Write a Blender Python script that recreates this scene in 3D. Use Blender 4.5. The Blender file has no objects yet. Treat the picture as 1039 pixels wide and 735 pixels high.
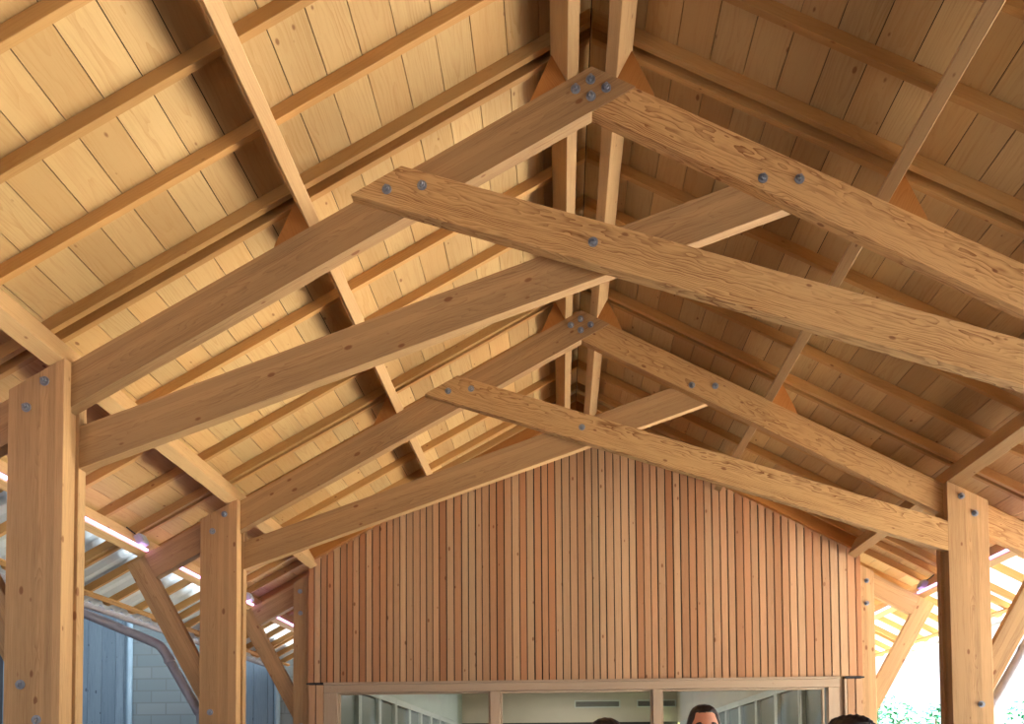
import bpy, bmesh, math, random
from mathutils import Vector, Matrix
R = random.Random(7)
D = bpy.data
COL = bpy.context.scene.collection
SC = bpy.context.scene

# ------------------------------------------------------------------ measures of the building (metres)
YT = [4.4406, 6.9406, 9.4406]          # front planes of the three frames
S, H, HR = .5312, 5.3959, .253         # roof slope, ridge height of the truss, rafter depth (plumb)
ST, HT, HD = .3345, 4.4869, .2453      # scissor tie slope, height at centre, depth (plumb)
W, PW, T = 2.946, .3213, .075          # inner edge of posts, post width, thickness of one timber ply
CT = 1 / math.hypot(1, S); SN = S * CT
Y_SLAT = 9.405

def roofpt(side, u, off, y=0.):
    """u = distance down the slope, off = height square to it above the truss rafters"""
    return Vector((side * (u * CT + off * SN), y, H - u * SN + off * CT))

# ------------------------------------------------------------------ colour + material helpers
def lin(c):
    return tuple((v / 12.92 if v <= .04045 else ((v + .055) / 1.055) ** 2.4) for v in (x / 255 for x in c)) + (1.,)

class NT:
    def __init__(s, name):
        s.m = D.materials.new(name); s.m.use_nodes = True
        s.t = s.m.node_tree; s.t.nodes.clear()
        s.out = s.n('ShaderNodeOutputMaterial')
    def n(s, typ, **kw):
        nd = s.t.nodes.new(typ)
        for k, v in kw.items(): setattr(nd, k, v)
        return nd
    def l(s, a, b): s.t.links.new(a, b)
    def setin(s, sock, v):
        if hasattr(v, 'links') or isinstance(v, bpy.types.NodeSocket): s.l(v, sock)
        else: sock.default_value = v
    def math(s, op, a, b=None, c=None, clamp=False):
        nd = s.n('ShaderNodeMath', operation=op, use_clamp=clamp)
        s.setin(nd.inputs[0], a)
        if b is not None: s.setin(nd.inputs[1], b)
        if c is not None: s.setin(nd.inputs[2], c)
        return nd.outputs[0]
    def mix(s, f, a, b, mode='MIX'):
        nd = s.n('ShaderNodeMix', data_type='RGBA', blend_type=mode)
        s.setin(nd.inputs[0], f); s.setin(nd.inputs[6], a); s.setin(nd.inputs[7], b)
        return nd.outputs[2]
    def noise(s, vec, scale, detail=2., rough=.5):
        nd = s.n('ShaderNodeTexNoise'); s.l(vec, nd.inputs['Vector'])
        nd.inputs['Scale'].default_value = scale; nd.inputs['Detail'].default_value = detail
        nd.inputs['Roughness'].default_value = rough
        return nd.outputs[0]
    def mapr(s, v, a, b, c=0., d=1.):
        nd = s.n('ShaderNodeMapRange'); s.setin(nd.inputs[0], v)
        for i, x in enumerate((a, b, c, d)): nd.inputs[i + 1].default_value = x
        return nd.outputs[0]
    def bsdf(s, col, rough=.6, metal=0., normal=None, **kw):
        b = s.n('ShaderNodeBsdfPrincipled')
        s.setin(b.inputs['Base Color'], col); s.setin(b.inputs['Roughness'], rough); b.inputs['Metallic'].default_value = metal
        if normal is not None: s.l(normal, b.inputs['Normal'])
        for k, v in kw.items(): s.setin(b.inputs[k.replace('_', ' ')], v)
        s.l(b.outputs[0], s.out.inputs[0]); return b

def wood(name, light, dark, knot=(112, 62, 34), alt=None, ring=130., ringamt=.6, fine=.35, knots=1., lam=0., rough=.62, tintamt=.35, wavy=.3):
    """timber with growth rings, fine grain and knots laid along each piece by its 'gc' attribute"""
    N = NT(name)
    a = N.n('ShaderNodeAttribute', attribute_name='gc'); t = N.n('ShaderNodeAttribute', attribute_name='tint')
    gc = a.outputs['Vector']; ti = t.outputs['Fac']
    sp = N.n('ShaderNodeSeparateXYZ'); N.l(gc, sp.inputs[0])
    def scaled(x, y, z):
        m = N.n('ShaderNodeVectorMath', operation='MULTIPLY'); N.l(gc, m.inputs[0]); m.inputs[1].default_value = (x, y, z); return m.outputs[0]
    wob = N.math('MULTIPLY', N.math('SUBTRACT', N.noise(scaled(.9, 4, 4), 1., 2.), .5), .11)
    wob2 = N.math('MULTIPLY', N.math('SUBTRACT', N.noise(scaled(5, 26, 26), 1., 2.), .5), .012)
    # growth rings are circles round a pith that lies outside most pieces
    py = N.math('ADD', sp.outputs[1], N.math('MULTIPLY_ADD', ti, .12, -.06))
    pz = N.math('ADD', sp.outputs[2], N.math('MULTIPLY_ADD', ti, .06, .05))
    r = N.math('SQRT', N.math('ADD', N.math('MULTIPLY', py, py), N.math('MULTIPLY', pz, pz)))
    wob3 = N.math('MULTIPLY', N.math('SUBTRACT', N.noise(scaled(3.2, 13, 13), 1., 2., .6), .5), .045 * wavy)
    r = N.math('ADD', N.math('ADD', N.math('ADD', r, wob), wob2), wob3)
    sw = N.math('FRACT', N.math('MULTIPLY', r, ring))
    ringv = N.math('POWER', sw, 2.2)
    patch = N.noise(scaled(1.6, 9, 9), 1., 3., .6)          # rings stand out in some places, fade in others
    ringv = N.math('MULTIPLY', ringv, N.mapr(patch, .34, .66, .25, 1.25))
    fg = N.noise(scaled(5, 130, 130), 1., 4., .68)
    st = N.noise(scaled(1.1, 42, 42), 1., 3., .6)
    big = N.noise(scaled(.7, 7, 7), 1., 2.)
    f = N.math('ADD', N.math('MULTIPLY', ringv, ringamt), N.math('ADD', N.math('MULTIPLY', N.math('SUBTRACT', fg, .5), fine * 2.6), N.math('MULTIPLY', N.math('SUBTRACT', st, .5), fine * 1.8)))
    f = N.math('ADD', f, N.math('MULTIPLY', N.math('SUBTRACT', big, .5), .55), clamp=True)
    col = N.mix(f, lin(light), lin(dark))
    if alt is not None: col = N.mix(N.math('MULTIPLY', ti, tintamt), col, lin(alt))
    br = N.math('MULTIPLY_ADD', N.math('FRACT', N.math('MULTIPLY', ti, 7.31)), .2, .64)
    if lam:
        fl = N.math('FLOOR', N.math('DIVIDE', sp.outputs[1], lam))
        wn = N.n('ShaderNodeTexWhiteNoise', noise_dimensions='1D'); N.l(fl, wn.inputs['W'])
        br = N.math('MULTIPLY', br, N.math('MULTIPLY_ADD', wn.outputs['Value'], .26, .86))
    comb = N.n('ShaderNodeCombineXYZ')
    for i in range(3): N.l(br, comb.inputs[i])
    col = N.mix(1., col, comb.outputs[0], 'MULTIPLY')
    if knots:
        vo = N.n('ShaderNodeTexVoronoi'); N.l(scaled(6.5, 13, 13), vo.inputs['Vector']); vo.inputs['Scale'].default_value = 1.
        vc = N.n('ShaderNodeSeparateColor'); N.l(vo.outputs['Color'], vc.inputs[0])
        rad = N.math('MULTIPLY_ADD', vc.outputs[0], .15 * knots, .04)
        k = N.math('SUBTRACT', rad, vo.outputs['Distance'])
        kf = N.mapr(k, -.015, .05)
        on = N.math('GREATER_THAN', vc.outputs[1], .5)
        col = N.mix(N.math('MULTIPLY', N.math('MULTIPLY', kf, on), .72), col, lin(knot))
    bp = N.n('ShaderNodeBump'); bp.inputs['Strength'].default_value = .12; bp.inputs['Distance'].default_value = .004
    N.l(fg, bp.inputs['Height'])
    N.bsdf(col, rough, normal=bp.outputs[0], Specular_IOR_Level=.3)
    return N.m

def plain(name, c, rough=.6, metal=0., var=.12, scale=9., **kw):
    N = NT(name); tc = N.n('ShaderNodeTexCoord')
    f = N.noise(tc.outputs['Object'], scale, 4.)
    dk = tuple(max(0, int(x * (1 - var))) for x in c); lt = tuple(min(255, int(x * (1 + var))) for x in c)
    N.bsdf(N.mix(f, lin(dk), lin(lt)), rough, metal, **kw); return N.m

def emit(name, c, s):
    N = NT(name); e = N.n('ShaderNodeEmission'); e.inputs[0].default_value = c; e.inputs[1].default_value = s
    N.l(e.outputs[0], N.out.inputs[0]); return N.m

M = {}
M['board'] = wood('spruce board', (222, 190, 136), (184, 140, 84), alt=(210, 160, 98), ring=75, ringamt=.42, fine=.4, knots=.8, tintamt=.6, wavy=.5)
M['common'] = wood('common rafter timber', (214, 168, 106), (176, 122, 66), alt=(198, 144, 82), ring=110, ringamt=.35, knots=.6)
M['glulam'] = wood('laminated larch', (208, 168, 120), (138, 96, 62), alt=(190, 144, 98), ring=170, ringamt=.45, fine=.5, knots=1.1, lam=.045)
M['tie'] = wood('figured douglas timber', (230, 186, 128), (138, 84, 40), alt=(216, 164, 106), ring=88, ringamt=.85, fine=.45, knots=.9, wavy=1.5)
M['purlin'] = wood('purlin timber', (224, 188, 138), (184, 138, 90), alt=(210, 164, 112), ring=120, ringamt=.4, fine=.45, knots=.7)
M['wedge'] = wood('wedge block timber', (206, 142, 76), (168, 102, 48), alt=(196, 128, 66), ring=140, ringamt=.4, knots=.4)
M['slat'] = wood('larch slat', (220, 184, 146), (184, 136, 98), alt=(194, 132, 90), ring=120, ringamt=.3, fine=.4, knots=1., tintamt=.85)
M['frame'] = wood('pale window timber', (206, 184, 160), (180, 150, 124), ring=140, ringamt=.35, knots=.25)
M['dark'] = plain('dark underlay', (46, 34, 28), .9)
M['bolt'] = plain('galvanised bolt', (132, 138, 150), .4, .3, .15, 60)
M['pipe'] = plain('zinc pipe', (158, 158, 170), .45, .2, .1, 20)
M['slab'] = plain('brown paved floor', (84, 60, 44), .8, 0, .08, 3)
M['yard'] = plain('pale sunlit concrete yard', (214, 208, 196), .9, 0, .06, 1.5)
M['grass'] = plain('grass', (74, 92, 52), .95, 0, .2, 6)
M['asphalt'] = plain('asphalt and yard shade', (60, 58, 58), .95, 0, .1, 5)  # dark tone also stands in for shade on the yard
M['box'] = plain('grey plastic housing', (176, 180, 186), .5, 0, .04)
M['black'] = plain('black metal flashing', (40, 42, 46), .5, .3)
M['cable'] = plain('black cable', (28, 26, 26), .6)
M['led'] = emit('lit led tube', (.68, .36, 1., 1), 1.6)
M['roomwall'] = plain('pale green room wall', (206, 216, 204), .8, 0, .04, 2)
M['roomback'] = plain('beige room wall', (216, 206, 186), .8, 0, .05, 2)
M['roomdark'] = plain('dark wall panel', (52, 50, 46), .7)
M['white'] = plain('white frame paint', (216, 222, 214), .5, 0, .03)
M['skypipe'] = plain('pale blue plastic pipe', (150, 182, 204), .5, 0, .04)
M['vent'] = plain('grey vent blades', (92, 94, 92), .5, .3)
M['lamp'] = emit('room fill lamp', (1., .95, .90, 1), 13.)
M['charcoal'] = plain('charcoal light blocker', (62, 66, 72), .9)

def glass(name, tint, refl):
    N = NT(name)
    tr = N.n('ShaderNodeBsdfTransparent'); tr.inputs[0].default_value = tint
    gl = N.n('ShaderNodeBsdfGlossy'); gl.inputs['Roughness'].default_value = .01
    fr = N.n('ShaderNodeFresnel'); fr.inputs[0].default_value = refl
    mx = N.n('ShaderNodeMixShader'); N.l(fr.outputs[0], mx.inputs[0]); N.l(tr.outputs[0], mx.inputs[1]); N.l(gl.outputs[0], mx.inputs[2])
    N.l(mx.outputs[0], N.out.inputs[0]); return N.m
M['glass'] = glass('window glass', (.92, .93, .90, 1), 1.38)
M['darkglass'] = plain('grey green glass', (116, 128, 120), .35, 0, .1, 3)

def sheet_mat():
    N = NT('translucent corrugated sheet')
    d = N.n('ShaderNodeBsdfDiffuse'); d.inputs[0].default_value = lin((206, 212, 216))
    t = N.n('ShaderNodeBsdfTranslucent'); t.inputs[0].default_value = lin((216, 224, 230))
    mx = N.n('ShaderNodeMixShader'); mx.inputs[0].default_value = .18
    N.l(d.outputs[0], mx.inputs[1]); N.l(t.outputs[0], mx.inputs[2]); N.l(mx.outputs[0], N.out.inputs[0]); return N.m
M['sheet'] = sheet_mat()

def block_mat():
    N = NT('grey block wall'); tc = N.n('ShaderNodeTexCoord')
    mp = N.n('ShaderNodeMapping'); N.l(tc.outputs['Object'], mp.inputs[0]); mp.inputs['Rotation'].default_value = (math.pi / 2, 0, 0)
    b = N.n('ShaderNodeTexBrick'); N.l(mp.outputs[0], b.inputs['Vector'])
    b.inputs['Color1'].default_value = lin((136, 150, 156)); b.inputs['Color2'].default_value = lin((120, 138, 146)); b.inputs['Mortar'].default_value = lin((118, 130, 136))  # blue of the shade light put into the block colours
    b.inputs['Scale'].default_value = 1.; b.inputs['Brick Width'].default_value = .5; b.inputs['Row Height'].default_value = .2; b.inputs['Mortar Size'].default_value = .012
    N.bsdf(b.outputs[0], .9); return N.m
M['block'] = block_mat()
M['blueshade_wood'] = wood('cladding with blue shade tint', (146, 172, 192), (92, 116, 142), knot=(52, 64, 84), alt=(120, 148, 174), ring=60, ringamt=.5, fine=.5, knots=1.3, rough=.8)  # board colours carry the blue tint of open shade

def leaf_mat(name, a, b):
    N = NT(name); oi = N.n('ShaderNodeAttribute', attribute_name='tint')
    c = N.mix(oi.outputs['Fac'], lin(a), lin(b))
    d = N.n('ShaderNodeBsdfDiffuse'); t = N.n('ShaderNodeBsdfTranslucent'); N.l(c, d.inputs[0]); N.l(c, t.inputs[0])
    mx = N.n('ShaderNodeMixShader'); mx.inputs[0].default_value = .5
    N.l(d.outputs[0], mx.inputs[1]); N.l(t.outputs[0], mx.inputs[2]); N.l(mx.outputs[0], N.out.inputs[0]); return N.m
M['leaf'] = leaf_mat('sunlit leaves', (30, 78, 64), (66, 112, 84))
M['bark'] = plain('bark', (96, 84, 70), .9)

# ------------------------------------------------------------------ object helpers
def tag(o, label=None, cat=None, group=None, kind=None):
    for k, v in (('label', label), ('category', cat), ('group', group), ('kind', kind)):
        if v: o[k] = v
    return o

def empty(name, loc, label, cat, group=None):
    o = D.objects.new(name, None); COL.objects.link(o); o.location = loc; o.empty_display_size = .1
    return tag(o, label, cat, group)

class MB:
    """collects solids; build() links them as ONE mesh object"""
    def __init__(s): s.v = []; s.f = []; s.gc = []; s.ti = []
    def solid(s, verts, faces, g=(1, 0, 0), u=(0, 0, 1), tint=None):
        g = Vector(g).normalized(); u = Vector(u); u = (u - g * u.dot(g)).normalized(); w = g.cross(u)
        off = Vector((R.uniform(0, 50), 0, 0)); b = len(s.v); tint = R.random() if tint is None else tint
        cen = sum((Vector(p) for p in verts), Vector()) / len(verts)
        jy, jz = R.uniform(-.03, .03), R.uniform(-.03, .03)
        for p in verts:
            p = Vector(p); q = p - cen
            s.v.append(p); s.gc.append((q.dot(g) + off.x, q.dot(u) + jy, q.dot(w) + jz)); s.ti.append(tint)
        for f in faces: s.f.append([b + i for i in f])
        return s
    def prism(s, poly, vec, g, u=(0, 0, 1), tint=None):
        n = len(poly); vec = Vector(vec); poly = [Vector(p) for p in poly]
        nrm = Vector()
        for i in range(n): nrm += poly[i].cross(poly[(i + 1) % n])
        if nrm.dot(vec) > 0: poly = poly[::-1]
        vs = poly + [p + vec for p in poly]
        fs = [list(range(n)), list(range(2 * n - 1, n - 1, -1))]
        for i in range(n):
            j = (i + 1) % n; fs.append([j, i, n + i, n + j])
        return s.solid(vs, fs, g, u, tint)
    def box(s, a, b, g=(1, 0, 0), u=(0, 0, 1), tint=None):
        (x0, y0, z0), (x1, y1, z1) = [tuple(min(p, q) for p, q in zip(a, b)), tuple(max(p, q) for p, q in zip(a, b))]
        return s.prism([(x0, y0, z0), (x1, y0, z0), (x1, y1, z0), (x0, y1, z0)], (0, 0, z1 - z0), g, u, tint)
    def tube(s, pts, rad, seg=10):
        pts = [Vector(p) for p in pts]; vs = []; fs = []; n = len(pts)
        for i, p in enumerate(pts):
            d = (pts[min(i + 1, n - 1)] - pts[max(i - 1, 0)]).normalized()
            a = d.cross(Vector((.13, .3, .9))).normalized(); b = d.cross(a)
            r = rad[i] if isinstance(rad, (list, tuple)) else rad
            vs += [p + (a * math.cos(k * 2 * math.pi / seg) + b * math.sin(k * 2 * math.pi / seg)) * r for k in range(seg)]
        for i in range(n - 1):
            for k in range(seg):
                k2 = (k + 1) % seg; fs.append([i * seg + k, i * seg + k2, (i + 1) * seg + k2, (i + 1) * seg + k])
        fs.append(list(range(seg))[::-1]); fs.append([(n - 1) * seg + k for k in range(seg)])
        return s.solid(vs, fs, pts[-1] - pts[0], (.2, .3, .9))
    def build(s, name, mat, parent=None, bevel=0., smooth=False, origin=None):
        if parent is not None:
            p = parent; base = Vector()
            while p is not None: base += p.location; p = p.parent
        xs = [v.x for v in s.v]; ys = [v.y for v in s.v]; zs = [v.z for v in s.v]
        own = Vector(origin) if origin is not None else Vector(((min(xs) + max(xs)) / 2, (min(ys) + max(ys)) / 2, min(zs)))
        me = D.meshes.new(name); me.from_pydata([v - own for v in s.v], [], s.f); me.update()
        at = me.attributes.new('gc', 'FLOAT_VECTOR', 'POINT'); at.data.foreach_set('vector', [c for g in s.gc for c in g])
        at = me.attributes.new('tint', 'FLOAT', 'POINT'); at.data.foreach_set('value', s.ti)
        me.materials.append(mat)
        if smooth: me.polygons.foreach_set('use_smooth', [True] * len(me.polygons))
        o = D.objects.new(name, me); COL.objects.link(o)
        if parent is not None: o.parent = parent; o.location = own - base
        else: o.location = own
        if bevel:
            b = o.modifiers.new('soft edges', 'BEVEL'); b.width = bevel; b.segments = 1; b.limit_method = 'ANGLE'
        return o

# ------------------------------------------------------------------ bolts (one mesh, many copies)
def bolt_mesh():
    mb = MB()
    mb.tube([(0, 0, 0), (0, -.005, 0)], .027, 20)                    # washer
    mb.tube([(0, -.005, 0), (0, -.021, 0)], .0165, 6)                # nut
    mb.tube([(0, -.021, 0), (0, -.034, 0)], .009, 10)                # thread end
    o = mb.build('bolt', M['bolt'], origin=(0, 0, 0)); me = o.data; D.objects.remove(o); return me
BOLT = bolt_mesh()
def world_base(p):
    b = Vector()
    while p is not None: b += p.location; p = p.parent
    return b
def bolt(x, z, y, parent):
    o = D.objects.new('bolt', BOLT); COL.objects.link(o); o.parent = parent
    o.location = Vector((x, y, z)) - world_base(parent); o.rotation_euler = (0, R.uniform(0, 1), 0); return o

ys_ = lambda x, z, y: (x, y, z)
# brace lines: straight lines at the outer side of each post
BM = 1.82
brace_in = lambda z: 3.675 + (z - 3.16) / BM
brace_out = lambda z: 3.955 + (z - 3.295) / BM
def cut(m1, c1, m2, c2):      # crossing of z=m1*x+c1 and z=m2*x+c2
    x = (c2 - c1) / (m1 - m2); return x, m1 * x + c1
bi_c = 3.16 - BM * 3.675; bo_c = 3.295 - BM * 3.955
TOPIN = cut(-S, H, BM, bi_c); LOWIN = cut(-S, H - HR, BM, bi_c); TOPOUT = cut(-S, H, BM, bo_c)

# ------------------------------------------------------------------ trusses
def truss(k, label, ties=True):
    y0 = YT[k]; y1 = y0 + T; y2 = y0 + 2 * T
    t = empty('roof_truss', (0, y1, HT), label, 'roof truss')
    a = HR / (2 * S)
    gl, gr = (1, 0, S), (1, 0, -S)
    def P(pts, y): return [(x, y, z) for x, z in pts]
    # left principal rafter: its front half runs on over the ridge, its rear half stops at the lap
    LED = .010
    mb = MB(); ti = R.random()
    mb.prism(P([(-TOPIN[0], TOPIN[1]), (-LOWIN[0], LOWIN[1]), (0, H - HR), (a, H - HR / 2), (0, H)], y1 - LED), (0, T / 2 + LED, 0), gl, (0, 0, 1), ti)
    mb.prism(P([(-TOPIN[0], TOPIN[1]), (-LOWIN[0], LOWIN[1]), (0, H - HR), (-a, H - HR / 2)], y1 + T / 2), (0, T / 2, 0), gl, (0, 0, 1), ti)
    rl = mb.build('principal_rafter', M['glulam'], t)
    mb = MB(); ti = R.random()
    mb.prism(P([(TOPIN[0], TOPIN[1]), (LOWIN[0], LOWIN[1]), (0, H - HR), (a, H - HR / 2)], y1), (0, T / 2, 0), gr, (0, 0, 1), ti)
    mb.prism(P([(TOPIN[0], TOPIN[1]), (LOWIN[0], LOWIN[1]), (0, H - HR), (-a, H - HR / 2), (0, H)], y1 + T / 2), (0, T / 2, 0), gr, (0, 0, 1), ti)
    rr = mb.build('principal_rafter', M['glulam'] if k == 2 else M['tie'], t)
    if ties:
        for x, z in ((-.09, 5.270), (-.007, 5.320), (.078, 5.268), (-.006, 5.224)): bolt(x, z, y1 - LED, rl)
        for x, z in ((.92, 4.722), (1.115, 4.708)): bolt(x, z, y1, rr)
        top = lambda x: H + S * x
        xu = (HT - H) / (S + ST); xl = (HT - HD - H) / (S + ST)
        for sd in (1, -1):
            pts = [(sd * xl, HT - HD - ST * xl), (sd * W, HT - HD - ST * W), (sd * W, HT - ST * W), (sd * xu, HT - ST * xu)]
            mb = MB(); mb.prism(P(pts, y0 if sd == 1 else y2), (0, T, 0), (1, 0, -sd * ST))
            tb = mb.build('tie_beam', M['tie'] if sd == 1 else M['glulam'], t, .003)
            if sd == 1:
                for x, z in ((-1.13, 4.706), (-.935, 4.719), (-.006, 4.36)): bolt(x, z, y0, tb)
        # wedge blocks nailed to the rafters on the downhill side of the purlins
        for sd in (-1, 1):
            for u in (.153, 1.791):
                mb = MB()
                p = [roofpt(sd, u, 0, y1 + .004), roofpt(sd, u + .235, 0, y1 + .004), roofpt(sd, u + .22, .02, y1 + .004), roofpt(sd, u, .185, y1 + .004)]
                mb.prism(p, (0, T - .012, 0), (sd * .4, 0, .8)); mb.build('wedge_block', M['wedge'], t, .002)
    return t
truss(0, 'nearer scissor roof truss with long crossing tie beams, bolted between the nearest posts')
truss(1, 'farther scissor roof truss just in front of the vertical slat wall')
truss(2, 'rafters of the frame in line with the slat wall, only their tails showing beside it', False)

# ------------------------------------------------------------------ posts and braces
def post(k, sd, label, low=True):
    y0 = YT[k]; xo = W + PW
    t = empty('timber_post', (sd * (W + PW / 2), y0 + 1.5 * T, 0), label, 'timber post', 'twin timber posts')
    for i in (0, 2):
        mb = MB()
        mb.prism([(sd * x, y0 + i * T, z) for x, z in ((W, 0), (xo, 0), (xo, H - S * xo), (W, H - S * W))], (0, T, 0), (0, 0, 1), (1, 0, 0))
        o = mb.build('post_ply', M['glulam'], t, .003)
        if i == 0:
            for x, z in ((3.058, 3.70), (3.161, 3.555), (3.17, 2.004), (3.075, 1.808)): 
                if k == 2 and (z > 2.5 or x < 3.1): continue
                bolt(sd * x, z, y0, o)
            if k == 2:
                for x, z in ((3.19, 3.552), (3.185, 3.30)): bolt(sd * x, z, y0, o)
    mb = MB()
    f = lambda x: H - HR - S * x - .004
    mb.prism([(sd * x, y0 + T + .001, z) for x, z in ((W + .02, 0), (xo - .012, 0), (xo - .012, f(xo - .012)), (W + .02, f(W + .02)))], (0, T - .002, 0), (0, 0, 1), (1, 0, 0))
    mb.build('post_filler', M['glulam'], t)
    return t
post(0, -1, 'broad twin-ply timber post nearest the camera at the left edge')
post(0, 1, 'twin-ply timber post carrying the right end of the nearer truss')
post(1, -1, 'left twin-ply timber post under the farther truss')
post(1, 1, 'right twin-ply timber post under the farther truss, bright in the daylight')
post(2, -1, 'dark timber post at the left end of the slat wall')
post(2, 1, 'orange timber post at the right end of the slat wall')

def brace(k, sd, label):
    y1 = YT[k] + T; xo = W + PW + .002
    zi = BM * xo + bi_c; zo = BM * xo + bo_c
    mb = MB()
    mb.prism([(sd * x, y1 + .002, z) for x, z in ((xo, zi), (xo, zo), TOPOUT, (TOPIN[0] + .002, TOPIN[1]))], (0, T - .004, 0), (sd * 1, 0, BM), (1, 0, 0))
    o = mb.build('eave_brace', M['glulam'], None, .003)
    tag(o, label, 'brace', 'slanting eave braces')
brace(0, -1, 'slanting brace from the nearest left post out to the eave')
brace(0, 1, 'slanting brace from the nearest right post out to the eave')
brace(1, -1, 'reddish slanting brace between the left farther-truss post and the lit eave purlin')
brace(1, 1, 'bright slanting brace right of the right farther-truss post, at the picture edge')
brace(2, -1, 'reddish slanting brace beside the dark post left of the slat wall')
brace(2, 1, 'bright slanting brace beside the orange post right of the slat wall')

# ------------------------------------------------------------------ purlins
Y0R, Y1R, YTRIM = -6.0, 22.3, 9.34
YEAVE = 13.3
def purlin(sd, u0, u1, ya, yb, label, h=.2, name='purlin'):
    mb = MB()
    mb.prism([roofpt(sd, u0, .0005, ya), roofpt(sd, u1, .0005, ya), roofpt(sd, u1, h, ya), roofpt(sd, u0, h, ya)], (0, yb - ya, 0), (0, 1, 0), roofpt(sd, 0, 1) - roofpt(sd, 0, 0))
    o = mb.build(name, M['purlin'], None, .003)
    return tag(o, label, 'purlin', 'purlins along the roof')
for sd, nm in ((-1, 'left'), (1, 'right')):
    purlin(sd, .082, .153, Y0R, YTRIM, f'{nm} one of the twin ridge purlins running above the truss peaks')
    purlin(sd, 1.721, 1.791, Y0R, YTRIM, f'purlin halfway up the {nm} roof slope, held by wedge blocks on the trusses')
    purlin(sd, 3.346, 3.440, Y0R, YTRIM, f'purlin lying on the tops of the {nm} row of posts')
    purlin(sd, 4.266, 4.340, Y0R, Y1R, f'outer purlin beyond the {nm} posts with a lit tube along its foot', .2)
    # led tube at the foot of the outer purlin
    mb = MB(); 
    for (a, b) in ((Y0R, YT[0] + T - .01), (YT[0] + 2 * T + .01, YT[1] + T - .01), (YT[1] + 2 * T + .01, YT[2] + T - .01), (YT[2] + 2 * T + .01, Y1R)):
        c = roofpt(sd, 4.266 - .014, .022)
        mb.tube([(c.x, a, c.z), (c.x, b, c.z)], .011, 8)
    o = mb.build('light_strip', M['led']); tag(o, f'glowing lilac white light line along the {nm} outer purlin', 'light strip', 'eave light lines')

# ------------------------------------------------------------------ common rafters
words = ['first', 'second', 'third', 'fourth', 'fifth', 'sixth', 'seventh', 'eighth', 'ninth', 'tenth']
def common(sd, yb, label):
    mb = MB(); ya = yb - .04; ue = 5.216
    p = [roofpt(sd, -.100, .2005), roofpt(sd, ue - .07, .2005), roofpt(sd, ue - .02, .212), roofpt(sd, ue, .24), roofpt(sd, ue, .2695), roofpt(sd, -.135, .2695)]
    mb.prism([(q.x, ya, q.z) for q in p], (0, yb - ya, 0), (sd, 0, -S))
    o = mb.build('common_rafter', M['common'], None, .002)
    tag(o, label, 'rafter', 'common rafters under the roof boards')
for sd, nm in ((-1, 'left'), (1, 'right')):
    for i, y in enumerate((4.508, 4.037, 3.555, 3.08, 2.61, 2.14)):
        common(sd, y, f'slim rafter on the {nm} roof slope, {words[i]} one before the nearer truss')
    for i, y in enumerate((4.613, 5.08, 5.55, 6.03, 6.54, 7.03)):
        common(sd, y, f'slim rafter on the {nm} roof slope, {words[i]} one beyond the nearer truss')
    for i, y in enumerate((7.113, 7.58, 8.05, 8.53, 9.04, 9.31)):
        common(sd, y, f'slim rafter on the {nm} roof slope, {words[i]} one beyond the farther truss')
    for i, y in enumerate((9.66, 10.13, 10.60, 11.07, 11.54, 12.02, 12.16, 12.63, 13.1)):
        common(sd, y, f'slim rafter on the {nm} roof slope, {words[i]} one beyond the slat wall')

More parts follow.
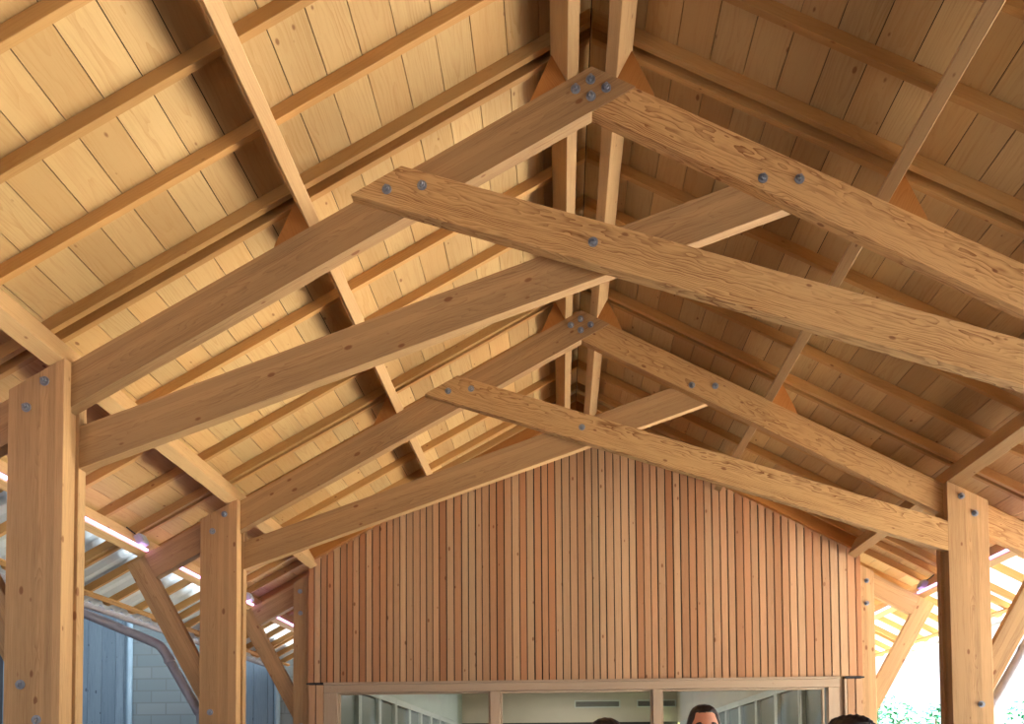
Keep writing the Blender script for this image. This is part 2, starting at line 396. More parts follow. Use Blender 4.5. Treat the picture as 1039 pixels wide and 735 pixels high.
# ------------------------------------------------------------------ roof boards, underlay, eave sheets
for sd, nm in ((-1, 'left'), (1, 'right')):
    mb = MB()
    u = -.017 - .198
    while u < 4.3:
        ua, ub = max(u + .0025, -.14), min(u + .198 - .0025, 4.36)
        for ya, yb in ((Y0R, -2.9), (-2.899, -.401), (-.4, 2.0995), (2.1005, 4.562), (4.563, 7.062), (7.063, 9.60), (9.601, 12.1), (12.101, 14.6), (14.601, 17.1), (17.101, 19.6), (19.601, Y1R)):
            p = [roofpt(sd, ua, .27), roofpt(sd, ub, .27), roofpt(sd, ub, .292), roofpt(sd, ua, .292)]
            mb.prism([(q.x, ya, q.z) for q in p], (0, yb - ya, 0), (0, 1, 0), p[1] - p[0])
        u += .198
    o = mb.build('ceiling_' + nm, M['board']); tag(o, f'pale board underside of the {nm} roof slope', 'ceiling', None, 'structure')
    mb = MB()
    zr = lambda o: (0, 0, H + o / CT)
    p = [Vector(zr(.294)), roofpt(sd, 4.40, .294), roofpt(sd, 4.40, .31), Vector(zr(.31))]
    mb.prism([(q.x, Y0R - .02, q.z) for q in p], (0, Y1R - Y0R + .04, 0), (0, 1, 0))
    o = mb.build('roof_' + nm, M['dark']); tag(o, f'dark roof covering over the {nm} roof boards', 'roof', None, 'structure')
    # corrugated eave sheet
    mb = MB(); vs = []; fs = []
    prof = [(0, 0), (.06, 0), (.10, .035), (.16, .035), (.20, 0)]
    ys = []
    y = Y0R
    while y < YEAVE - .2:
        ys += [(y + a, b) for a, b in prof[:-1]]; y += .2
    n = len(ys)
    for y, b in ys:
        for u in (4.375, 5.30):
            for dz in (0, .004):
                q = roofpt(sd, u, .2705 + b + dz, y); vs.append(q)
    for i in range(n - 1):
        a, b = 4 * i, 4 * (i + 1)
        fs += [[a, b, b + 2, a + 2], [a + 1, a + 3, b + 3, b + 1], [a, a + 1, b + 1, b], [a + 2, b + 2, b + 3, a + 3]]
    mb.solid(vs, fs, (0, 1, 0)); o = mb.build('corrugated_sheet', M['sheet'])
    tag(o, f'pale corrugated sheet over the {nm} eave beyond the boards', 'roof sheet')
    # batten along the rafter tails
    mb = MB()
    p = [roofpt(sd, 5.08, .178), roofpt(sd, 5.13, .178), roofpt(sd, 5.13, .1995), roofpt(sd, 5.08, .1995)]
    mb.prism([(q.x, Y0R, q.z) for q in p], (0, YEAVE - Y0R, 0), (0, 1, 0))
    o = mb.build('eave_batten', M['common'], None); tag(o, f'thin timber batten under the rafter tails of the {nm} eave', 'batten')

# junction boxes on the outer purlins
def jbox(sd, y, label):
    c = roofpt(sd, 4.266 - .03, .10, y)
    t = empty('junction_box', c, label, 'junction box', 'grey boxes on the outer purlins')
    mb = MB(); a = roofpt(sd, 4.265, .05, y); 
    p = [roofpt(sd, 4.2655, .045), roofpt(sd, 4.205, .045), roofpt(sd, 4.205, .135), roofpt(sd, 4.2655, .135)]
    mb.prism([(q.x, y - .055, q.z) for q in p], (0, .11, 0), (0, 1, 0)); mb.build('housing', M['box'], t, .006)
    mb = MB(); p = [roofpt(sd, 4.2045, .055), roofpt(sd, 4.198, .055), roofpt(sd, 4.198, .125), roofpt(sd, 4.2045, .125)]
    mb.prism([(q.x, y - .045, q.z) for q in p], (0, .09, 0), (0, 1, 0)); mb.build('lid', M['box'], t, .002)
    mb = MB(); mb.tube([roofpt(sd, 4.235, .13, y - .02), roofpt(sd, 4.25, .16, y - .05), roofpt(sd, 4.258, .195, y - .12)], .006, 8); mb.build('cable', M['cable'], t, smooth=True)
jbox(-1, YT[1] + T - .08, 'small grey box with a cable on the lit purlin left of the farther truss post')
jbox(-1, YT[2] + T - .10, 'small grey box on the lit purlin beside the left end of the slat wall')
jbox(1, YT[2] + T - .10, 'small grey box on the lit purlin beside the right end of the slat wall')

# gutters and downpipes
for sd, nm in ((-1, 'left'), (1, 'right')):
    c = roofpt(sd, 5.365, .335); mb = MB(); vs = []; fs = []
    for y in (Y0R, YEAVE):
        for r in (.055, .051):
            vs += [(c.x + r * math.cos(math.pi + math.pi * i / 12), y, c.z + r * math.sin(math.pi + math.pi * i / 12)) for i in range(13)]
    for i in range(12):
        fs += [[i, i + 1, 26 + i + 1, 26 + i], [13 + i + 1, 13 + i, 39 + i, 39 + i + 1]]
    for j in (0, 12): fs.append([j, 13 + j, 39 + j, 26 + j])
    mb.solid(vs, fs, (0, 1, 0)); g = mb.build('gutter', M['pipe'], smooth=True)
    tag(g, f'half-round metal gutter hung along the edge of the {nm} eave', 'gutter')
    y = YT[1] + 2 * T + .055
    t = empty('downpipe', (sd * 3.36, y, 0), f'grey metal pipe bending down along the {nm} brace of the farther truss', 'downpipe', 'eave downpipes')
    x_in = lambda z: brace_in(z)
    pts = [(4.892, 3.117), (4.880, 3.10), (4.80, 3.072), (3.80, 2.652), (3.715, 2.61), (3.66, 2.54), (3.60, 2.43), (3.34, 1.99), (3.335, 1.95), (3.325, 1.86), (3.325, .02)]
    pts3 = [(sd * x, y + (.0 if z < 3.2 else 0), z) for x, z in pts]
    mb = MB(); mb.tube(pts3, .041, 16); mb.build('pipe', M['pipe'], t, smooth=True)
    for x, z, dx, dz in ((3.625, 2.475, .6, 1.05), (3.36, 2.03, .6, 1.05)):
        d = Vector((sd * dx, 0, dz)).normalized()
        p = Vector((sd * x, y, z)); mb = MB(); mb.tube([p - d * .02, p + d * .02], .0475, 16); mb.build('pipe_collar', M['pipe'], t, smooth=False)

# ------------------------------------------------------------------ slat wall with windows
XL, XR, ZS = -3.084, 3.112, 2.492
wtop = lambda x: H + .110 - S * abs(x)
mb = MB(); x = XL
while x < XR - .02:
    wd = R.uniform(.062, .078) + .006 * (x / 3)
    x1 = min(x + wd, XR)
    zb = ZS
    if x < 0 < x1: pts = [(x, zb), (x1, zb), (x1, wtop(x1)), (0, wtop(0)), (x, wtop(x))]
    else: pts = [(x, zb), (x1, zb), (x1, wtop(x1)), (x, wtop(x))]
    d = R.uniform(0, .004)
    mb.prism([(a, Y_SLAT + d, b) for a, b in pts], (0, .026 - d, 0), (0, 0, 1), (1, 0, 0))
    x = x1 + R.uniform(.010, .0145)
# slats below the flashing at both ends
for xs in ((-3.075, -3.0, -2.988, -2.905), (2.945, 3.022, 3.034, 3.106)):
    for a, b in ((xs[0], xs[1]), (xs[2], xs[3])):
        mb.box((a, Y_SLAT, .02), (b, Y_SLAT + .026, ZS - .03), (0, 0, 1), (1, 0, 0))
o = mb.build('wall_back', M['slat'], None, .0015); tag(o, 'wall of upright larch slats closing the gable', 'wall', None, 'structure')
mb = MB()
mb.prism([(a, Y_SLAT + .0275, b) for a, b in ((XL + .01, ZS), (XR - .01, ZS), (XR - .01, wtop(XR) - .01), (0, wtop(0) - .01), (XL + .01, wtop(XL) - .01))], (0, .007, 0), (1, 0, 0))
for a, b in ((XL + .01, -2.91), (2.94, XR - .01)): mb.box((a, Y_SLAT + .0275, .02), (b, Y_SLAT + .0345, ZS))
o = mb.build('wall_lining', M['dark']); tag(o, 'dark membrane behind the slats', 'wall', None, 'structure')
# boards closing the gap between the slats and the roof boards
for i, (sd, xa) in enumerate(((-1, XL), (1, XR))):
    xa = abs(xa); mb = MB()
    mb.prism([(sd * a, YTRIM + .002, b) for a, b in ((0.001, wtop(.001) - .004), (xa, wtop(xa) - .004), (xa, wtop(xa) + .19), (.001, wtop(.001) + .19))], (0, .06, 0), (sd, 0, -S))
    o = mb.build(f'trim_{i + 1}', M['wedge'], None, .002); tag(o, 'board along the top of the slat wall under the roof', 'trim', None, 'structure')
mb = MB(); mb.box((-3.10, Y_SLAT - .012, ZS - .022), (-2.90, Y_SLAT + .026, ZS - .006)); mb.box((2.925, Y_SLAT - .012, ZS - .022), (3.125, Y_SLAT + .026, ZS - .006))
o = mb.build('trim_3', M['black']); tag(o, 'dark metal flashing across the ends of the slat wall', 'trim', None, 'structure')
# window surround
ZG = 2.372
def frame(mb, a, b): mb.box(a, b, (1, 0, 0) if abs(a[0] - b[0]) > abs(a[2] - b[2]) else (0, 0, 1), (0, 1, 0))
mb = MB()
frame(mb, (-2.90, Y_SLAT - .006, ZG + .002), (2.86, Y_SLAT + .10, ZS - .030))
frame(mb, (-2.90, Y_SLAT - .022, ZS - .028), (2.86, Y_SLAT + .026, ZS - .002))
frame(mb, (-2.90, Y_SLAT - .006, .0), (-2.742, Y_SLAT + .10, ZG))
frame(mb, (2.74, Y_SLAT + .01, .0), (2.858, Y_SLAT + .10, ZG))
frame(mb, (2.86, Y_SLAT + .03, .0), (2.905, Y_SLAT + .10, ZG + .1))
frame(mb, (2.906, Y_SLAT - .01, .0), (2.935, Y_SLAT + .10, ZS - .03))
o = mb.build('trim_4', M['frame'], None, .003); tag(o, 'pale timber surround of the wide window', 'trim', None, 'structure')
mb = MB()
for a, b in ((-.997, -.888), (.820, .914)): frame(mb, (a, Y_SLAT - .002, 0), (b, Y_SLAT + .10, ZG))
o = mb.build('trim_5', M['frame'], None, .003); tag(o, 'pale timber mullions between the panes', 'trim', None, 'structure')
for i, (a, b) in enumerate(((-2.740, -.999), (-.886, .818), (.916, 2.70))):
    mb = MB(); yy = Y_SLAT + .03; f = .022
    for p, q in (((a, yy, ZG - f), (b, yy + .05, ZG - .001)), ((a, yy, .02), (a + f, yy + .05, ZG - f)), ((b - f, yy, .02), (b, yy + .05, ZG - f)), ((a, yy, .0), (b, yy + .05, .06))): frame(mb, p, q)
    wn = mb.build(f'window_{i + 1}', M['frame'], None, .002)
    tag(wn, ('left', 'middle', 'right')[i] + ' pane of the wide window under the slat wall', 'window', None, 'structure')
    mb = MB(); mb.box((a + f, yy + .022, .06), (b - f, yy + .030, ZG - f)); mb.build('glass_pane', M['glass'], wn)

mb = MB()
mb.prism([(a, Y0R - .15, b) for a, b in ((-3.3, 0), (3.3, 0), (3.3, H - S * 3.3), (0, H), (-3.3, H - S * 3.3))], (0, .12, 0), (0, 0, 1), (1, 0, 0))  # unseen end wall, added to stop light from behind
o = mb.build('wall_light_block', M['dark']); tag(o, 'added unseen gable behind the viewer, keeping light off the beam fronts', 'wall', None, 'structure')
# ------------------------------------------------------------------ the room behind the glass
RX, RY0, RY1, RZ = 2.81, Y_SLAT + .14, 22., 3.55
def struct(name, mb, mat, label, cat, bevel=0.): return tag(mb.build(name, mat, None, bevel), label, cat, None, 'structure')
mb = MB(); mb.box((-RX - .2, RY1, 0), (RX + .2, RY1 + .1, RZ)); struct('wall_room_back', mb, M['roomback'], 'beige back wall of the room behind the window', 'wall')
mb = MB(); mb.box((-RX - .2, RY0, RZ), (RX + .2, RY1, RZ + .1)); struct('ceiling_room', mb, M['white'], 'ceiling of the room behind the window', 'ceiling')
for sd, nm, mt in ((-1, 'left', 'roomwall'), (1, 'right', 'roomback')):
    mb = MB()
    mb.box((sd * RX, RY0, 2.60), (sd * (RX + .12), RY1, RZ)); mb.box((sd * RX, RY0, 0), (sd * (RX + .12), RY1, .9))
    struct('wall_room_' + nm, mb, M[mt], f'{nm} side wall of the room behind the window', 'wall')
mb = MB(); mb.box((-RX, RY1 - .06, 0), (RX, RY1 - .002, 2.62)); struct('trim_6', mb, M['roomdark'], 'dark panel across the foot of the room back wall', 'trim')
n = 3
for sd, nm in ((-1, 'left'), (1, 'right')):
    y = RY0 + .05; k = 0
    while y < RY1 - 1.2:
        n += 1; k += 1; mb = MB(); y2 = y + 1.18; fx = sd * (RX - .0)
        for p, q in (((fx, y, 2.50), (fx + sd * .1, y2, 2.599)), ((fx, y, .9), (fx + sd * .1, y + .07, 2.5)), ((fx, y2 - .07, .9), (fx + sd * .1, y2, 2.5)), ((fx, y, .9), (fx + sd * .1, y2, .98))): mb.box(p, q)
        w = mb.build(f'window_{n}', M['white'], None, .003)
        tag(w, f'white framed window in the {nm} wall of the room, number {words[min(k, 10) - 1]} from the glazed front', 'window', None, 'structure')
        mb = MB(); mb.box((fx + sd * .05, y + .07, .98), (fx + sd * .06, y2 - .07, 2.5)); mb.build('glass_pane', M['darkglass'], w)
        y = y2 + .02
for i, (xa, xb) in enumerate(((.18, 1.31), (1.80, 2.75))):
    t = empty('air_vent', ((xa + xb) / 2, RY1 - .02, 3.02), ('wide' if i == 0 else 'right-hand') + ' grey slot vent high on the back wall behind the ' + ('middle pane' if i == 0 else 'window mullion'), 'vent', 'slot vents on the room wall')
    mb = MB(); mb.box((xa - .03, RY1 - .03, 3.00), (xb + .03, RY1 - .002, 3.03)); mb.box((xa - .03, RY1 - .03, 3.17), (xb + .03, RY1 - .002, 3.20))
    mb.box((xa - .03, RY1 - .03, 3.03), (xa, RY1 - .002, 3.17)); mb.box((xb, RY1 - .03, 3.03), (xb + .03, RY1 - .002, 3.17)); mb.build('vent_frame', M['white'], t)
    mb = MB()
    for j in range(5): mb.box((xa, RY1 - .02, 3.033 + .027 * j), (xb, RY1 - .002, 3.05 + .027 * j))
    mb.build('vent_blades', M['vent'], t)
for i, yy in enumerate((11.5, 14.5, 17.5, 20.)):  # unseen lamps added to brighten the room behind the glass
    t = empty('ceiling_light', (0, yy, RZ), ('first', 'second', 'third', 'fourth')[i] + ' added fill lamp of the room, counted from the window', 'fill light', 'added fill lamps of the room')
    mb = MB(); mb.box((-.64, yy - .17, RZ - .05), (.64, yy + .17, RZ - .001)); mb.build('lamp_housing', M['white'], t, .004)
    mb = MB(); mb.box((-.6, yy - .14, RZ - .056), (.6, yy + .14, RZ - .051)); mb.build('diffuser', M['lamp'], t)

# ------------------------------------------------------------------ floor and ground
mb = MB(); mb.box((-4.6, -8, -.12), (3.4, 24, 0)); struct('floor', mb, M['slab'], 'brown paved floor under the open hall', 'floor')
mb = MB(); mb.box((7.2, 1.0, -.2), (17, 16, 0)); struct('ground_right', mb, M['yard'], 'pale sunlit yard right of the hall', 'ground')  # pale patch ends where the ground should fall into shade
mb = MB(); mb.box((17, 1, -.2), (60, 16, -.03)); mb.box((3.4, 16, -.2), (60, 70, -.03)); struct('ground_far', mb, M['grass'], 'grass beyond the pale yard', 'ground')
mb = MB(); mb.box((-60, -30, -.2), (-4.6, 70, -.02)); mb.box((-4.6, -30, -.2), (3.4, -8, -.02)); mb.box((-4.6, 24, -.2), (3.4, 70, -.02)); mb.box((3.4, -30, -.2), (60, 1, -.02)); mb.box((3.4, 1, -.2), (7.2, 16, -.01)); struct('ground_dark', mb, M['asphalt'], 'dark grey ground round the hall, dark in place of shade', 'ground')  # dark strips right of and behind the hall replace a shadow on the yard

# ------------------------------------------------------------------ neighbouring building, left behind
BY = 13.5
t = empty('neighbour_building', (-7.5, BY + .5, 0), 'bluish building of block wall and boarded panels behind the left eave', 'building')
mb = MB(); mb.box((-16, BY, 0), (-4.45, BY + .3, 12)); mb.build('block_wall', M['block'], t)  # raised above the visible part so it shades the left yard
mb = MB(); mb.box((-9.8, -12, 0), (-9.5, BY - .001, 12)); mb.build('light_block_side', M['charcoal'], t)  # unseen dark wall added to block sky light from the left
for a, b in ((-10.2, -7.42), (-5.95, -4.90)):
    mb = MB(); x = a
    while x < b - .01:
        x2 = min(x + .24, b); mb.box((x, BY - .05, .05), (x2 - .006, BY - .002, 5.1), (0, 0, 1), (1, 0, 0)); x = x2
    mb.build('board_panel', M['blueshade_wood'], t, .003)
for x in (-7.32, -4.83):
    mb = MB(); mb.tube([(x, BY - .06, 0), (x, BY - .06, 5.1)], .05, 14); mb.build('rain_pipe', M['skypipe'], t, smooth=True)
    mb = MB(); mb.box((x - .10, BY - .04, .05), (x - .055, BY - .002, 5.1), (0, 0, 1)); mb.build('corner_strip', M['blueshade_wood'], t)
mb = MB(); mb.box((-16.2, BY - .1, 12), (-4.3, BY + .6, 12.2)); mb.build('flat_roof', M['asphalt'], t)

# ------------------------------------------------------------------ trees to the right
def tree(x, y, h, r, n, label):
    t = empty('tree', (x, y, -.02), label, 'tree', 'trees beyond the yard')
    rr = random.Random(int(x * 10)); mb = MB()
    mb.tube([(x, y, -.02), (x + .05, y, h * .3), (x - .05, y, h * .6), (x, y, h * .85)], [.12, .09, .06, .02], 8)
    for k in range(7):
        a = k * 2.4; z = h * (.3 + .07 * k); mb.tube([(x, y, z), (x + math.cos(a) * r * .7, y + math.sin(a) * r * .7, z + h * .16)], [.04, .01], 6)
    mb.build('trunk', M['bark'], t)
    mb = MB(); R0 = R.getstate()
    for i in range(n):
        while True:
            p = Vector((rr.uniform(-1, 1), rr.uniform(-1, 1), rr.uniform(-1, 1)))
            if .25 < p.length < 1 and math.sin(p.x * 5 + p.z * 4) * math.sin(p.y * 6 + p.z * 3) > -.35: break
        c = Vector((x + p.x * r, y + p.y * r, h * .64 + p.z * h * .36)); s = rr.uniform(.05, .10)
        d = Vector((rr.uniform(-1, 1), rr.uniform(-1, 1), rr.uniform(-.6, .6))).normalized(); e = d.cross(Vector((rr.uniform(-1, 1), rr.uniform(-1, 1), 1))).normalized()
        mb.solid([c - d * s, c + e * s * .45, c + d * s, c - e * s * .45], [[0, 1, 2, 3]], d, (0, 0, 1), rr.random())
    mb.build('foliage', M['leaf'], t)
tree(7.9, 22, 3.35, 1.1, 1500, 'pale green tree far behind the brace right of the slat wall')
tree(10.0, 23.5, 3.2, .8, 1100, 'small pale tree seen just left of the right farther-truss post')
tree(11.3, 20.5, 3.3, 1.0, 1700, 'leafy green tree at the right picture edge behind the pipe')

# ------------------------------------------------------------------ people
def skinned(verts, edges, radii, sub=2):
    me = D.meshes.new('tmp'); me.from_pydata(verts, edges, []); me.update()
    o = D.objects.new('tmp', me); COL.objects.link(o)
    o.modifiers.new('s', 'SKIN'); sk = me.skin_vertices[0].data if me.skin_vertices else None
    if sk is None:
        bm = bmesh.new(); bm.from_mesh(me); bm.verts.layers.skin.verify(); bm.to_mesh(me); bm.free(); sk = me.skin_vertices[0].data
    for i, r in enumerate(radii):
        rr = r if isinstance(r, tuple) else (r, r); sk[i].radius = rr; sk[i].use_root = (i == 0)
    m = o.modifiers.new('b', 'SUBSURF'); m.levels = sub; m.render_levels = sub
    dg = bpy.context.evaluated_depsgraph_get(); dg.update()
    out = D.meshes.new_from_object(o.evaluated_get(dg)); D.objects.remove(o); D.meshes.remove(me); return out

def fuse(meshes, voxel, smooth=4):
    bm = bmesh.new()
    for m in meshes: bm.from_mesh(m)
    me = D.meshes.new('tmp'); bm.to_mesh(me); bm.free()
    for m in meshes: D.meshes.remove(m)
    o = D.objects.new('tmp', me); COL.objects.link(o)
    r = o.modifiers.new('r', 'REMESH'); r.mode = 'VOXEL'; r.voxel_size = voxel; r.use_smooth_shade = True
    s = o.modifiers.new('s', 'SMOOTH'); s.factor = .5; s.iterations = smooth
    dg = bpy.context.evaluated_depsgraph_get(); dg.update()
    out = D.meshes.new_from_object(o.evaluated_get(dg)); D.objects.remove(o); D.meshes.remove(me); return out

def ico(sub, fn):
    bm = bmesh.new(); bmesh.ops.create_icosphere(bm, subdivisions=sub, radius=1)
    for v in bm.verts: v.co = fn(v.co.copy())
    me = D.meshes.new('tmp'); bm.to_mesh(me); bm.free(); return me

HC = Vector((0, -.012, 1.690))
def headfn(p):
    w = min(1.3, max(.02, 1 - p.z * p.z) ** -.13) if p.z > 0 else 1.
    q = Vector((p.x * .076 * w, p.y * .098 * w, p.z * .118))
    if p.z < 0:                                   # jaw narrows
        k = 1 - .30 * (-p.z) ** 1.5; q.x *= k; q.y *= 1 - .12 * -p.z
        if p.y < 0: q.y -= .012 * (-p.z)
    if p.y < -.3:                                 # brow, eye hollows, nose, mouth
        ax = abs(p.x)
        q.y -= .005 * math.exp(-((p.z - .20) / .10) ** 2) * math.exp(-(ax / .5) ** 2)
        q.y += .010 * math.exp(-((p.z - .03) / .12) ** 2) * math.exp(-((ax - .42) / .2) ** 2)
        q.y -= .024 * math.exp(-((p.z + .30) / .16) ** 2) * math.exp(-(ax / .14) ** 2)
        q.y -= .012 * math.exp(-((p.z + .08) / .22) ** 2) * math.exp(-(ax / .10) ** 2)
        q.y -= .006 * math.exp(-((p.z + .58) / .08) ** 2) * math.exp(-(ax / .32) ** 2)
        q.y -= .006 * math.exp(-((p.z + .88) / .14) ** 2) * math.exp(-(ax / .30) ** 2)
    return q + HC

def person(x, y, top, yaw, label, hair_c, shirt_c, trouser_c, hair_vol=.012, hairline=.38, glasses=None, skin=(214, 158, 130)):
    k = top / (1.809 + hair_vol)
    root = empty('person', (x, y, 0), label, 'person')
    root.rotation_euler = (0, 0, yaw); root.scale = (k, k, k)
    ms = plain('skin', skin, .5, 0, .06, 20); mh = plain('dark hair', hair_c, .45, 0, .35, 60)
    mshirt = plain('shirt cloth', shirt_c, .85, 0, .08, 30); mtr = plain('trouser cloth', trouser_c, .85, 0, .08, 30)
    def link(me, name, mat, parent=root):
        me.name = name; me.materials.clear(); me.materials.append(mat)
        me.polygons.foreach_set('use_smooth', [True] * len(me.polygons))
        o = D.objects.new(name, me); COL.objects.link(o); o.parent = parent; return o
    V = [(0, 0, .97), (0, .01, 1.12), (0, 0, 1.31), (0, .012, 1.43), (0, .016, 1.52), (0, 0, 1.62)]
    E = [(0, 1), (1, 2), (2, 3), (3, 4), (4, 5)]; RA = [(.15, .11), (.14, .10), (.165, .115), (.12, .085), .056, .054]
    for s in (-1, 1):
        b = len(V); V += [(s * .165, .012, 1.435), (s * .225, .03, 1.16), (s * .245, -.03, .915), (s * .25, -.05, .85)]
        RA += [.06, .043, .028, (.016, .038)]; E += [(3, b), (b, b + 1), (b + 1, b + 2), (b + 2, b + 3)]
        b = len(V); V += [(s * .095, 0, .90), (s * .10, -.012, .50), (s * .105, .02, .10), (s * .115, -.10, .04), (s * .12, -.16, .03)]
        RA += [.095, .06, .042, .038, .028]; E += [(0, b), (b, b + 1), (b + 1, b + 2), (b + 2, b + 3), (b + 3, b + 4)]
    parts = [skinned(V, E, RA)]
    for s in (-1, 1):                              # five fingers on each hand
        px, py, pz = s * .25, -.05, .85
        for j, (dy, ln) in enumerate(((-.030, .074), (-.010, .084), (.010, .078), (.029, .060))):
            f = [(px, py + dy * .7, pz + .02), (px, py + dy, pz - .035), (px - s * .006, py + dy, pz - .035 - ln * .5), (px - s * .022, py + dy, pz - .035 - ln * .93)]
            parts.append(skinned(f, [(0, 1), (1, 2), (2, 3)], [.0105, .0098, .0092, .0078], 1))
        f = [(px, py - .02, pz + .03), (px - s * .012, py - .05, pz - .005), (px - s * .018, py - .062, pz - .045)]
        parts.append(skinned(f, [(0, 1), (1, 2)], [.013, .0115, .009], 1))
    parts.append(ico(5, headfn))
    for s in (-1, 1): parts.append(ico(3, lambda p: Vector((s * .077 + p.x * .011, .008 + p.y * .02 + p.x * s * .012, 1.680 + p.z * .033))))
    body = link(fuse(parts, .0065), 'body', ms)
    for s in (-1, 1):
        e = ico(3, lambda p: Vector((s * .031, -.084, 1.694)) + p * .0125); link(e, 'eye', plain('eye white', (228, 222, 214), .25, 0, .02))
        i = ico(2, lambda p: Vector((s * .031 + p.x * .006, -.0945 + p.y * .003, 1.694 + p.z * .006))); link(i, 'iris', plain('iris', (60, 40, 30), .2))
        e = ico(3, lambda p: Vector((s * (.032 + p.x * .02), -.103 + p.y * .005 + abs(p.x) * .012, 1.719 + p.z * .0045 - p.x * p.x * .004))); link(e, 'eyebrow', mh)
    link(ico(3, lambda p: Vector((p.x * .024, -.108 + p.y * .006 + p.x * p.x * .012, 1.624 + p.z * .008))), 'lips', plain('lip', (178, 104, 92), .45))
    # hair: a shell over the skull, open at the face
    rr = random.Random(int(x * 100 + 50)); bm = bmesh.new(); bmesh.ops.create_icosphere(bm, subdivisions=5, radius=1)
    dead = []
    for v in bm.verts:
        p = v.co.copy(); ax = abs(p.x)
        front = max(0., min(1., (-p.y - .05) / .45))
        line = -.55 + front * (hairline + .55) - 1.7 * front * max(0, ax - .56)
        if p.z < line - .1: dead.append(v); continue
        n = .5 + .5 * math.sin(p.x * 23 + p.y * 9) * math.sin(p.y * 17 + p.z * 13 + 1)
        vol = hair_vol * (.75 + .4 * n) * min(1., max(.15, (p.z - line + .1) / .3))
        w = min(1.3, max(.02, 1 - p.z * p.z) ** -.13) if p.z > 0 else 1.; q = Vector((p.x * .076 * w, p.y * .098 * w, p.z * .118)); v.co = HC + q + p * vol
    bmesh.ops.delete(bm, geom=dead, context='VERTS')
    me = D.meshes.new('hair'); bm.to_mesh(me); bm.free(); ho = link(me, 'hair', mh)
    so = ho.modifiers.new('thick', 'SOLIDIFY'); so.thickness = .012; so.offset = -1
    # clothes
    V = [(0, 0, .80), (0, .01, 1.10), (0, 0, 1.31), (0, .012, 1.43), (0, .014, 1.475)]; E = [(0, 1), (1, 2), (2, 3), (3, 4)]
    RA = [(.190, .150), (.168, .130), (.182, .134), (.14, .105), .075]
    for s in (-1, 1):
        b = len(V); V += [(s * .168, .012, 1.437), (s * .205, .022, 1.25)]; RA += [.074, .062]; E += [(3, b), (b, b + 1)]
    link(fuse([skinned(V, E, RA)], .012, 6), 'shirt', mshirt)
    V = [(0, 0, 1.08), (0, 0, .93)]; E = [(0, 1)]; RA = [(.165, .13), (.172, .132)]
    for s in (-1, 1):
        b = len(V); V += [(s * .095, 0, .86), (s * .10, -.012, .50), (s * .105, .02, .02)]; RA += [.112, .080, .066]; E += [(1, b), (b, b + 1), (b + 1, b + 2)]
    link(fuse([skinned(V, E, RA)], .012, 6), 'trousers', mtr)
    for s in (-1, 1):
        def sh(p):
            return Vector((s * .115 + p.x * .05, -.06 + p.y * .145, max(.0, .045 + p.z * (.05 if p.y < 0 else .065))))
        link(ico(3, sh), 'shoe', plain('shoe leather', (38, 34, 34), .5))
    if glasses:
        ml = plain('dark lens', (20, 22, 28), .08); mf = plain('black spectacle frame', (24, 22, 24), .35)
        cz, cy = (1.694, -.118) if glasses == 'worn' else (1.792, -.085)
        gl = MB()
        for s in (-1, 1):
            ring = [(s * .034 + .026 * math.cos(a), cy + .006 * abs(math.cos(a) * s + 1) * .5, cz + .02 * math.sin(a)) for a in [i * 2 * math.pi / 20 for i in range(21)]]
            gl.tube(ring, .0022, 6)
            gl.tube([(s * .060, cy + .004, cz + .008), (s * .083, cy + .06, cz + .008), (s * .086, .012, cz + .002 if glasses == 'worn' else cz - .03)], .0022, 6)
        gl.tube([(-.010, cy, cz + .006), (.010, cy, cz + .006)], .0022, 6)
        me = D.meshes.new('spectacles'); me.from_pydata(gl.v, [], gl.f); go = link(me, 'sunglasses' if glasses != 'worn' else 'glasses', mf)
        if glasses != 'worn':
            for s in (-1, 1):
                lens = ico(2, lambda p: Vector((s * .034 + p.x * .025, cy + .003 + p.y * .003, cz + p.z * .019))); link(lens, 'lens', ml, go)
    return root
person(.534, 4.4, 1.853, .0, 'person with short dark hair and glasses facing us before the right pane', (38, 28, 24), (88, 96, 110), (52, 54, 62), .010, .76, 'worn', (216, 150, 122))
person(.003, 3.8, 1.758, math.pi + .2, 'person turned away, only the dark crown of the head showing before the middle pane', (26, 18, 24), (120, 70, 66), (46, 48, 58), .016, .30)
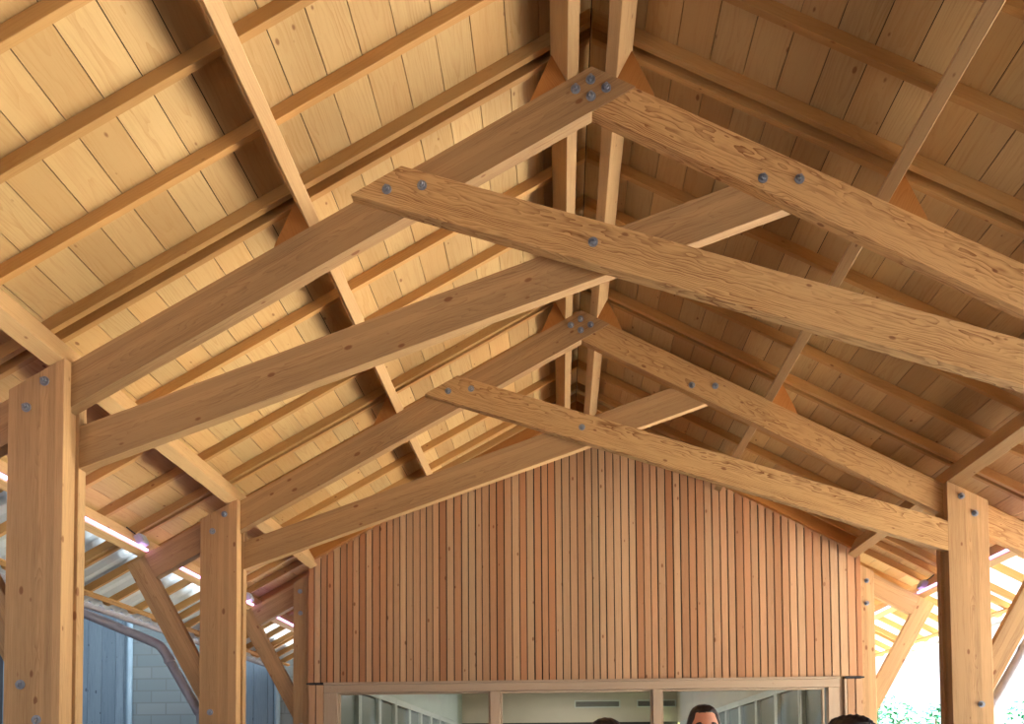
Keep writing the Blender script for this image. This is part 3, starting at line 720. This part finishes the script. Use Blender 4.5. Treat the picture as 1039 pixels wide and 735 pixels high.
person(.934, 3.4, 1.737, math.pi - 1.9, 'person with full dark hair and sunglasses pushed up, before the orange post', (28, 22, 26), (70, 92, 88), (44, 44, 52), .030, .30, 'up')

# ------------------------------------------------------------------ light
wd = D.worlds.new('daylight'); SC.world = wd; wd.use_nodes = True
bg = wd.node_tree.nodes['Background']; bg.inputs[0].default_value = (.86, .93, 1., 1); bg.inputs[1].default_value = .45
sl = D.lights.new('sun', 'SUN'); sl.energy = 50.; sl.angle = math.radians(1.2); sl.color = (1., .95, .87)
so = D.objects.new('sun', sl); COL.objects.link(so)
so.rotation_euler = Vector((.03, -.70, -.70)).to_track_quat('-Z', 'Y').to_euler(); so.location = (3, 30, 24)

# ------------------------------------------------------------------ camera (level view with rising front, as the upright posts show)
F, SHY, PI_, RO, YA_ = 852.0157, 741.796, .0395, -.0066, -.0588
cam = D.cameras.new('camera'); co = D.objects.new('camera', cam); COL.objects.link(co); SC.camera = co
right = Vector((math.cos(YA_), -math.sin(YA_), 0)); fwd = Vector((math.sin(YA_), math.cos(YA_), 0)); up = Vector((0, 0, 1))
f2 = fwd * math.cos(PI_) + up * math.sin(PI_); u2 = -fwd * math.sin(PI_) + up * math.cos(PI_)
x3 = right * math.cos(RO) + u2 * math.sin(RO); u3 = -right * math.sin(RO) + u2 * math.cos(RO)
co.matrix_world = Matrix(((x3.x, u3.x, -f2.x, -.1998), (x3.y, u3.y, -f2.y, 0), (x3.z, u3.z, -f2.z, 1.55), (0, 0, 0, 1)))
cam.sensor_width = 36; cam.sensor_fit = 'HORIZONTAL'; cam.lens = F / 1039 * 36; cam.shift_y = (SHY - 367.5) / 1039
cam.clip_start = .05; cam.clip_end = 300

SC.view_settings.view_transform = 'Standard'; SC.view_settings.look = 'None'
SC.view_settings.gamma = 1.; SC.view_settings.use_curve_mapping = False; SC.view_settings.exposure = 2.2
SC.cycles.max_bounces = 10; SC.cycles.diffuse_bounces = 6; SC.cycles.transparent_max_bounces = 12; SC.cycles.use_denoising = True
SC.cycles.sample_clamp_indirect = 8.
